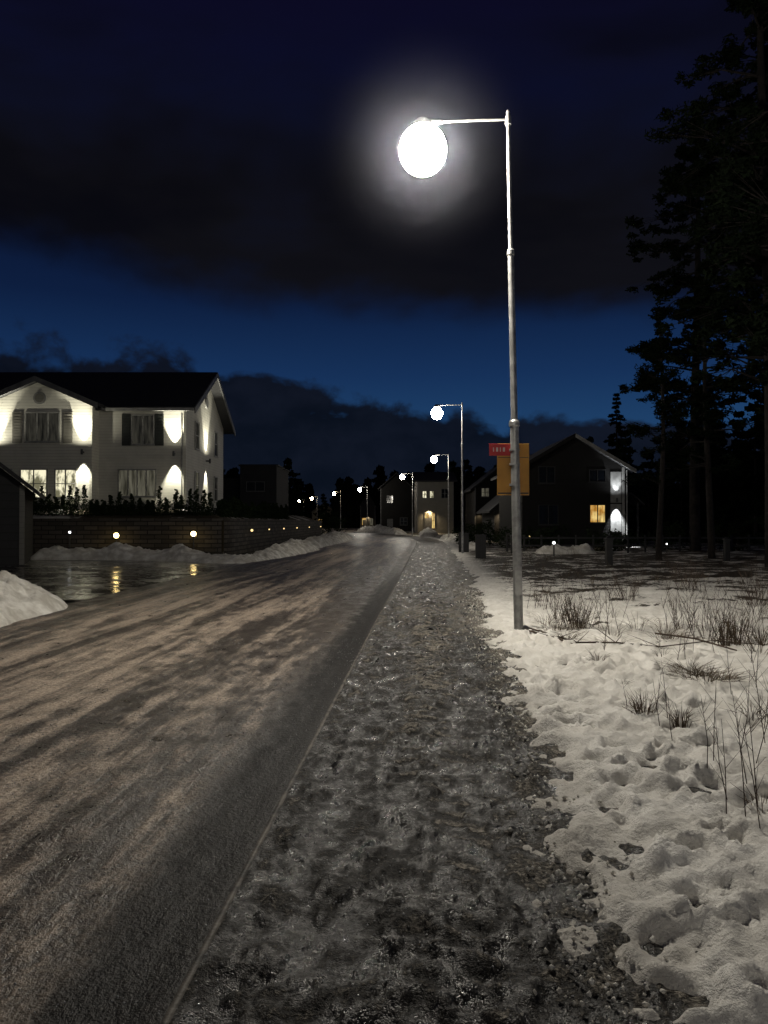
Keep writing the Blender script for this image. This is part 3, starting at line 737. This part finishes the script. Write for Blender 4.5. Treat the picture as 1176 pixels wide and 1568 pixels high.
it+=[(random.uniform(9,26),random.uniform(112,135),random.uniform(7,11.5),random.uniform(2.6,4.2)) for _ in range(22)]
forest('garden_trees',it,7,.9)
acc=[];ar=[]
for i in range(60):
    hx=-27+i*.36+random.uniform(-.08,.08)
    if hx>-8.9: break
    hh=random.uniform(.75,1.6)
    for k in range(16):
        q=k/15; rr=.27*(1-q)**.7+.03
        acc.append((hx+random.gauss(0,.03),39.6+random.gauss(0,.05),1.9+q*hh)); ar.append(rr)
for i in range(150):
    acc.append((-27+i*.122,39.65+random.gauss(0,.06),1.95+random.uniform(0,.55))); ar.append(.30)
for i in range(46):
    hy=40+i*.55; hh=random.uniform(.6,1.2)
    for k in range(12):
        q=k/11; acc.append((-8.6+random.gauss(0,.03)+ (hy-40)*.016,hy,1.9+q*hh)); ar.append(.30*(1-q)**.7+.03)
v,f=leaves(acc,ar,36,.11,1.0,2.2); fastmesh('thuja_hedge',v,f,M_thuja)
acc=[];ar=[]
for (sx_,sy_,sh) in [(-6.5,88,2.6),(-7.3,92,3.0),(-5.6,96,2.2),(5.6,50,1.3),(7,52,1.6),(8,47,1.2),(12,42,1.0),(16,43,1.5),(19,42,1.6),(22,43,1.9),(14.4,46,.8),(25,44,2.0),(10.5,48,1.3),(9.3,46,1.0)]:
    for k in range(30): acc.append((sx_+random.gauss(0,.5),sy_+random.gauss(0,.5),random.uniform(.1,sh))); ar.append(.35)
v,f=leaves(acc,ar,30,.16,1,2); fastmesh('garden_shrubs',v,f,M_thuja)

# ---------------------------------------------------------------- grass and weeds in the snow
M_dry=noisy((.11,.08,.047),.8,6,.5,bump=.1)('dry_grass_blades')
def tuft(b,x,y,n,h,sp,r=.003):
    for _ in range(n):
        an=random.uniform(0,6.28); l=h*random.uniform(.4,1.1); o=random.uniform(0,sp*.35)
        dx,dy=math.cos(an),math.sin(an); t_=sp*random.uniform(.2,1.1)
        p0=(x+dx*o,y+dy*o,-.03); p1=(x+dx*(o+t_*.4),y+dy*(o+t_*.4),l*.65); p2=(x+dx*(o+t_),y+dy*(o+t_),l*random.uniform(.75,1.05))
        b.tube([p0,p1,p2],[r,r*.8,r*.3],3,cap=False)
b=MB()
for px,py,n,h,sp in [(985,1105,60,.28,.14),(975,1100,30,.2,.1),(1042,1122,46,.24,.12),(1110,990,60,.5,.16),(1125,985,40,.5,.16),(915,1022,40,.2,.15),(1080,1050,110,.22,.35),(1055,1040,90,.2,.3),(1105,1050,60,.16,.25),
     (952,1056,26,.12,.12),(850,975,70,.25,.35),(870,985,60,.2,.3),(835,960,50,.25,.3),(1020,980,60,.25,.4),(940,990,40,.12,.3),(1165,1255,24,.2,.12),(1150,1110,30,.2,.2),(885,965,80,.34,.25),(1165,985,60,.3,.3),(1005,1270,6,.03,.04)]:
    q=P(px,py); tuft(b,q[0],q[1],n,h,sp)
for _ in range(190):
    y_=random.uniform(9,34); x_=float(xs(y_))+random.uniform(2.9,4+y_*.5)
    tuft(b,x_,y_,random.randint(5,18),random.uniform(.10,.38),random.uniform(.08,.3),.0035)
b.build('dry_grass',M_dry)
def weed(b,x,y,h,nb=7,r=.005,lean=.15):
    an=random.uniform(0,6.28); p0=Vector((x,y,-.03)); tip=Vector((x+math.cos(an)*h*lean,y+math.sin(an)*h*lean,h))
    m_=(p0+tip)/2+Vector((random.gauss(0,.03),random.gauss(0,.03),0))*h
    b.tube([p0,m_,tip],[r,r*.75,r*.3],4,cap=False)
    for i in range(nb):
        f=random.uniform(.3,.95); q=p0.lerp(m_,f*2) if f<.5 else m_.lerp(tip,(f-.5)*2)
        a=random.uniform(0,6.28); l=h*random.uniform(.12,.32)
        e_=q+Vector((math.cos(a)*l*.6,math.sin(a)*l*.6,l*.8)); b.tube([q,e_],[r*.5,r*.2],3,cap=False)
b=MB()
for px,py,h,n in [(1160,1255,.72,6),(1172,1240,.85,7),(1140,1260,.6,4),(1115,1235,.5,4),(1080,1195,.55,5),(1090,1180,.65,4),(1022,1110,.5,5),(1012,1125,.42,4),(1030,1145,.35,4),(1060,1000,.45,5),(1128,1160,.6,6),(1172,1150,.9,8),(1000,1100,.4,4),(1176,1200,1.0,8),(960,1098,.3,3),(1150,1180,.7,4),(1165,1130,.8,7),(1145,1215,.6,6),(1110,1250,.55,5),(1165,1290,.6,6),(1155,1060,.8,7),(1120,1075,.6,6)]:
    q=P(px,py); weed(b,q[0],q[1],h,n,.0035)
for _ in range(200):
    y_=random.uniform(8.5,30); x_=float(xs(y_))+random.uniform(2.9,4+y_*.5)
    weed(b,x_,y_,random.uniform(.3,1.0),random.randint(4,11),.004,.25)
b.build('bare_weeds',M_twig)
b=MB()
for px,py,nn,hh in [(880,966,46,.6),(1112,985,34,.75),(868,958,24,.5),(1050,965,20,.55),(960,925,30,.7),(1160,930,40,.9),(1060,915,30,.9),(835,935,18,.6)]:
    q=P(px,py)
    for _ in range(nn): weed(b,q[0]+random.gauss(0,.14),q[1]+random.gauss(0,.14),hh*random.uniform(.5,1.1),5,.0045,.45)
b.build('bare_bush',M_twig)
b=MB()
for pl in [[(812,972),(880,990),(940,992),(1010,996),(1090,993),(1180,1000)],[(800,968),(850,985),(905,1003)],[(1000,975),(1060,985),(1130,1003)],[(905,905),(960,915),(1040,910)],[(930,1040),(962,1052)]]:
    pts=[]; 
    for px,py in pl:
        q=P(px,py); pts.append((q[0],q[1]+random.uniform(-.12,.12),.07+random.uniform(-.03,.03)))
    b.tube(pts,[.014-.0018*i for i in range(len(pts))],6)
    for i in range(1,len(pts)-1):
        p_=Vector(pts[i])
        for _ in range(3): b.tube([p_,p_+Vector((random.uniform(-.3,.4),random.uniform(-.4,.4),random.uniform(.02,.25)))],[.006,.002],4)
b.build('fallen_branch',M_twig)
def crumbs(name,xx,yy,zz,sz_,material,smooth=True):
    N=len(xx)
    base=np.array([(1,0,0),(-1,0,0),(0,1,0),(0,-1,0),(0,0,1),(0,0,-1)],float); bf=np.array([(0,2,4),(2,1,4),(1,3,4),(3,0,4),(2,0,5),(1,2,5),(3,1,5),(0,3,5)])
    V=(base[None]*rng.uniform(.5,1.4,(N,6,1))*sz_[:,None,None])+np.stack([xx,yy,zz],-1)[:,None,:]
    F=(bf[None]+(np.arange(N)*6)[:,None,None]).reshape(-1,3)
    fastmesh(name,V.reshape(-1,3),F,material,smooth=smooth)
N=1300
dd_=1.8+rng.random(N)**1.6*16; uu=snow_edge(dd_)+rng.normal(-.05,.14,N)
crumbs('snow_crumbs',xs(dd_)+uu,dd_,np.full(N,.014),rng.uniform(.005,.014,N)*(1+dd_*.03),M_sbank)
M_ice=mat('clear_ice',(.45,.45,.45),.10,spec=1.0)
N=6500
dd_=1.7+rng.random(N)**1.7*9; uu=rng.uniform(-2.4,1.5,N)
crumbs('ice_crystals',xs(dd_)+uu,dd_,h_path(xs(dd_)+uu,dd_,uu)*(uu>0)+.003,rng.uniform(.0015,.0042,N)*(1+dd_*.08),M_ice,False)

# ---------------------------------------------------------------- camera
cam=bpy.data.cameras.new('camera'); co=bpy.data.objects.new('camera',cam); S.collection.objects.link(co)
co.location=(0,0,1.6); co.rotation_euler=(R(90+.78),0,0)
cam.sensor_fit='HORIZONTAL'; cam.sensor_width=36; cam.lens=36; cam.clip_start=.05; cam.clip_end=4000
S.camera=co
S.view_settings.view_transform='Standard'; S.view_settings.look='None'; S.view_settings.exposure=0
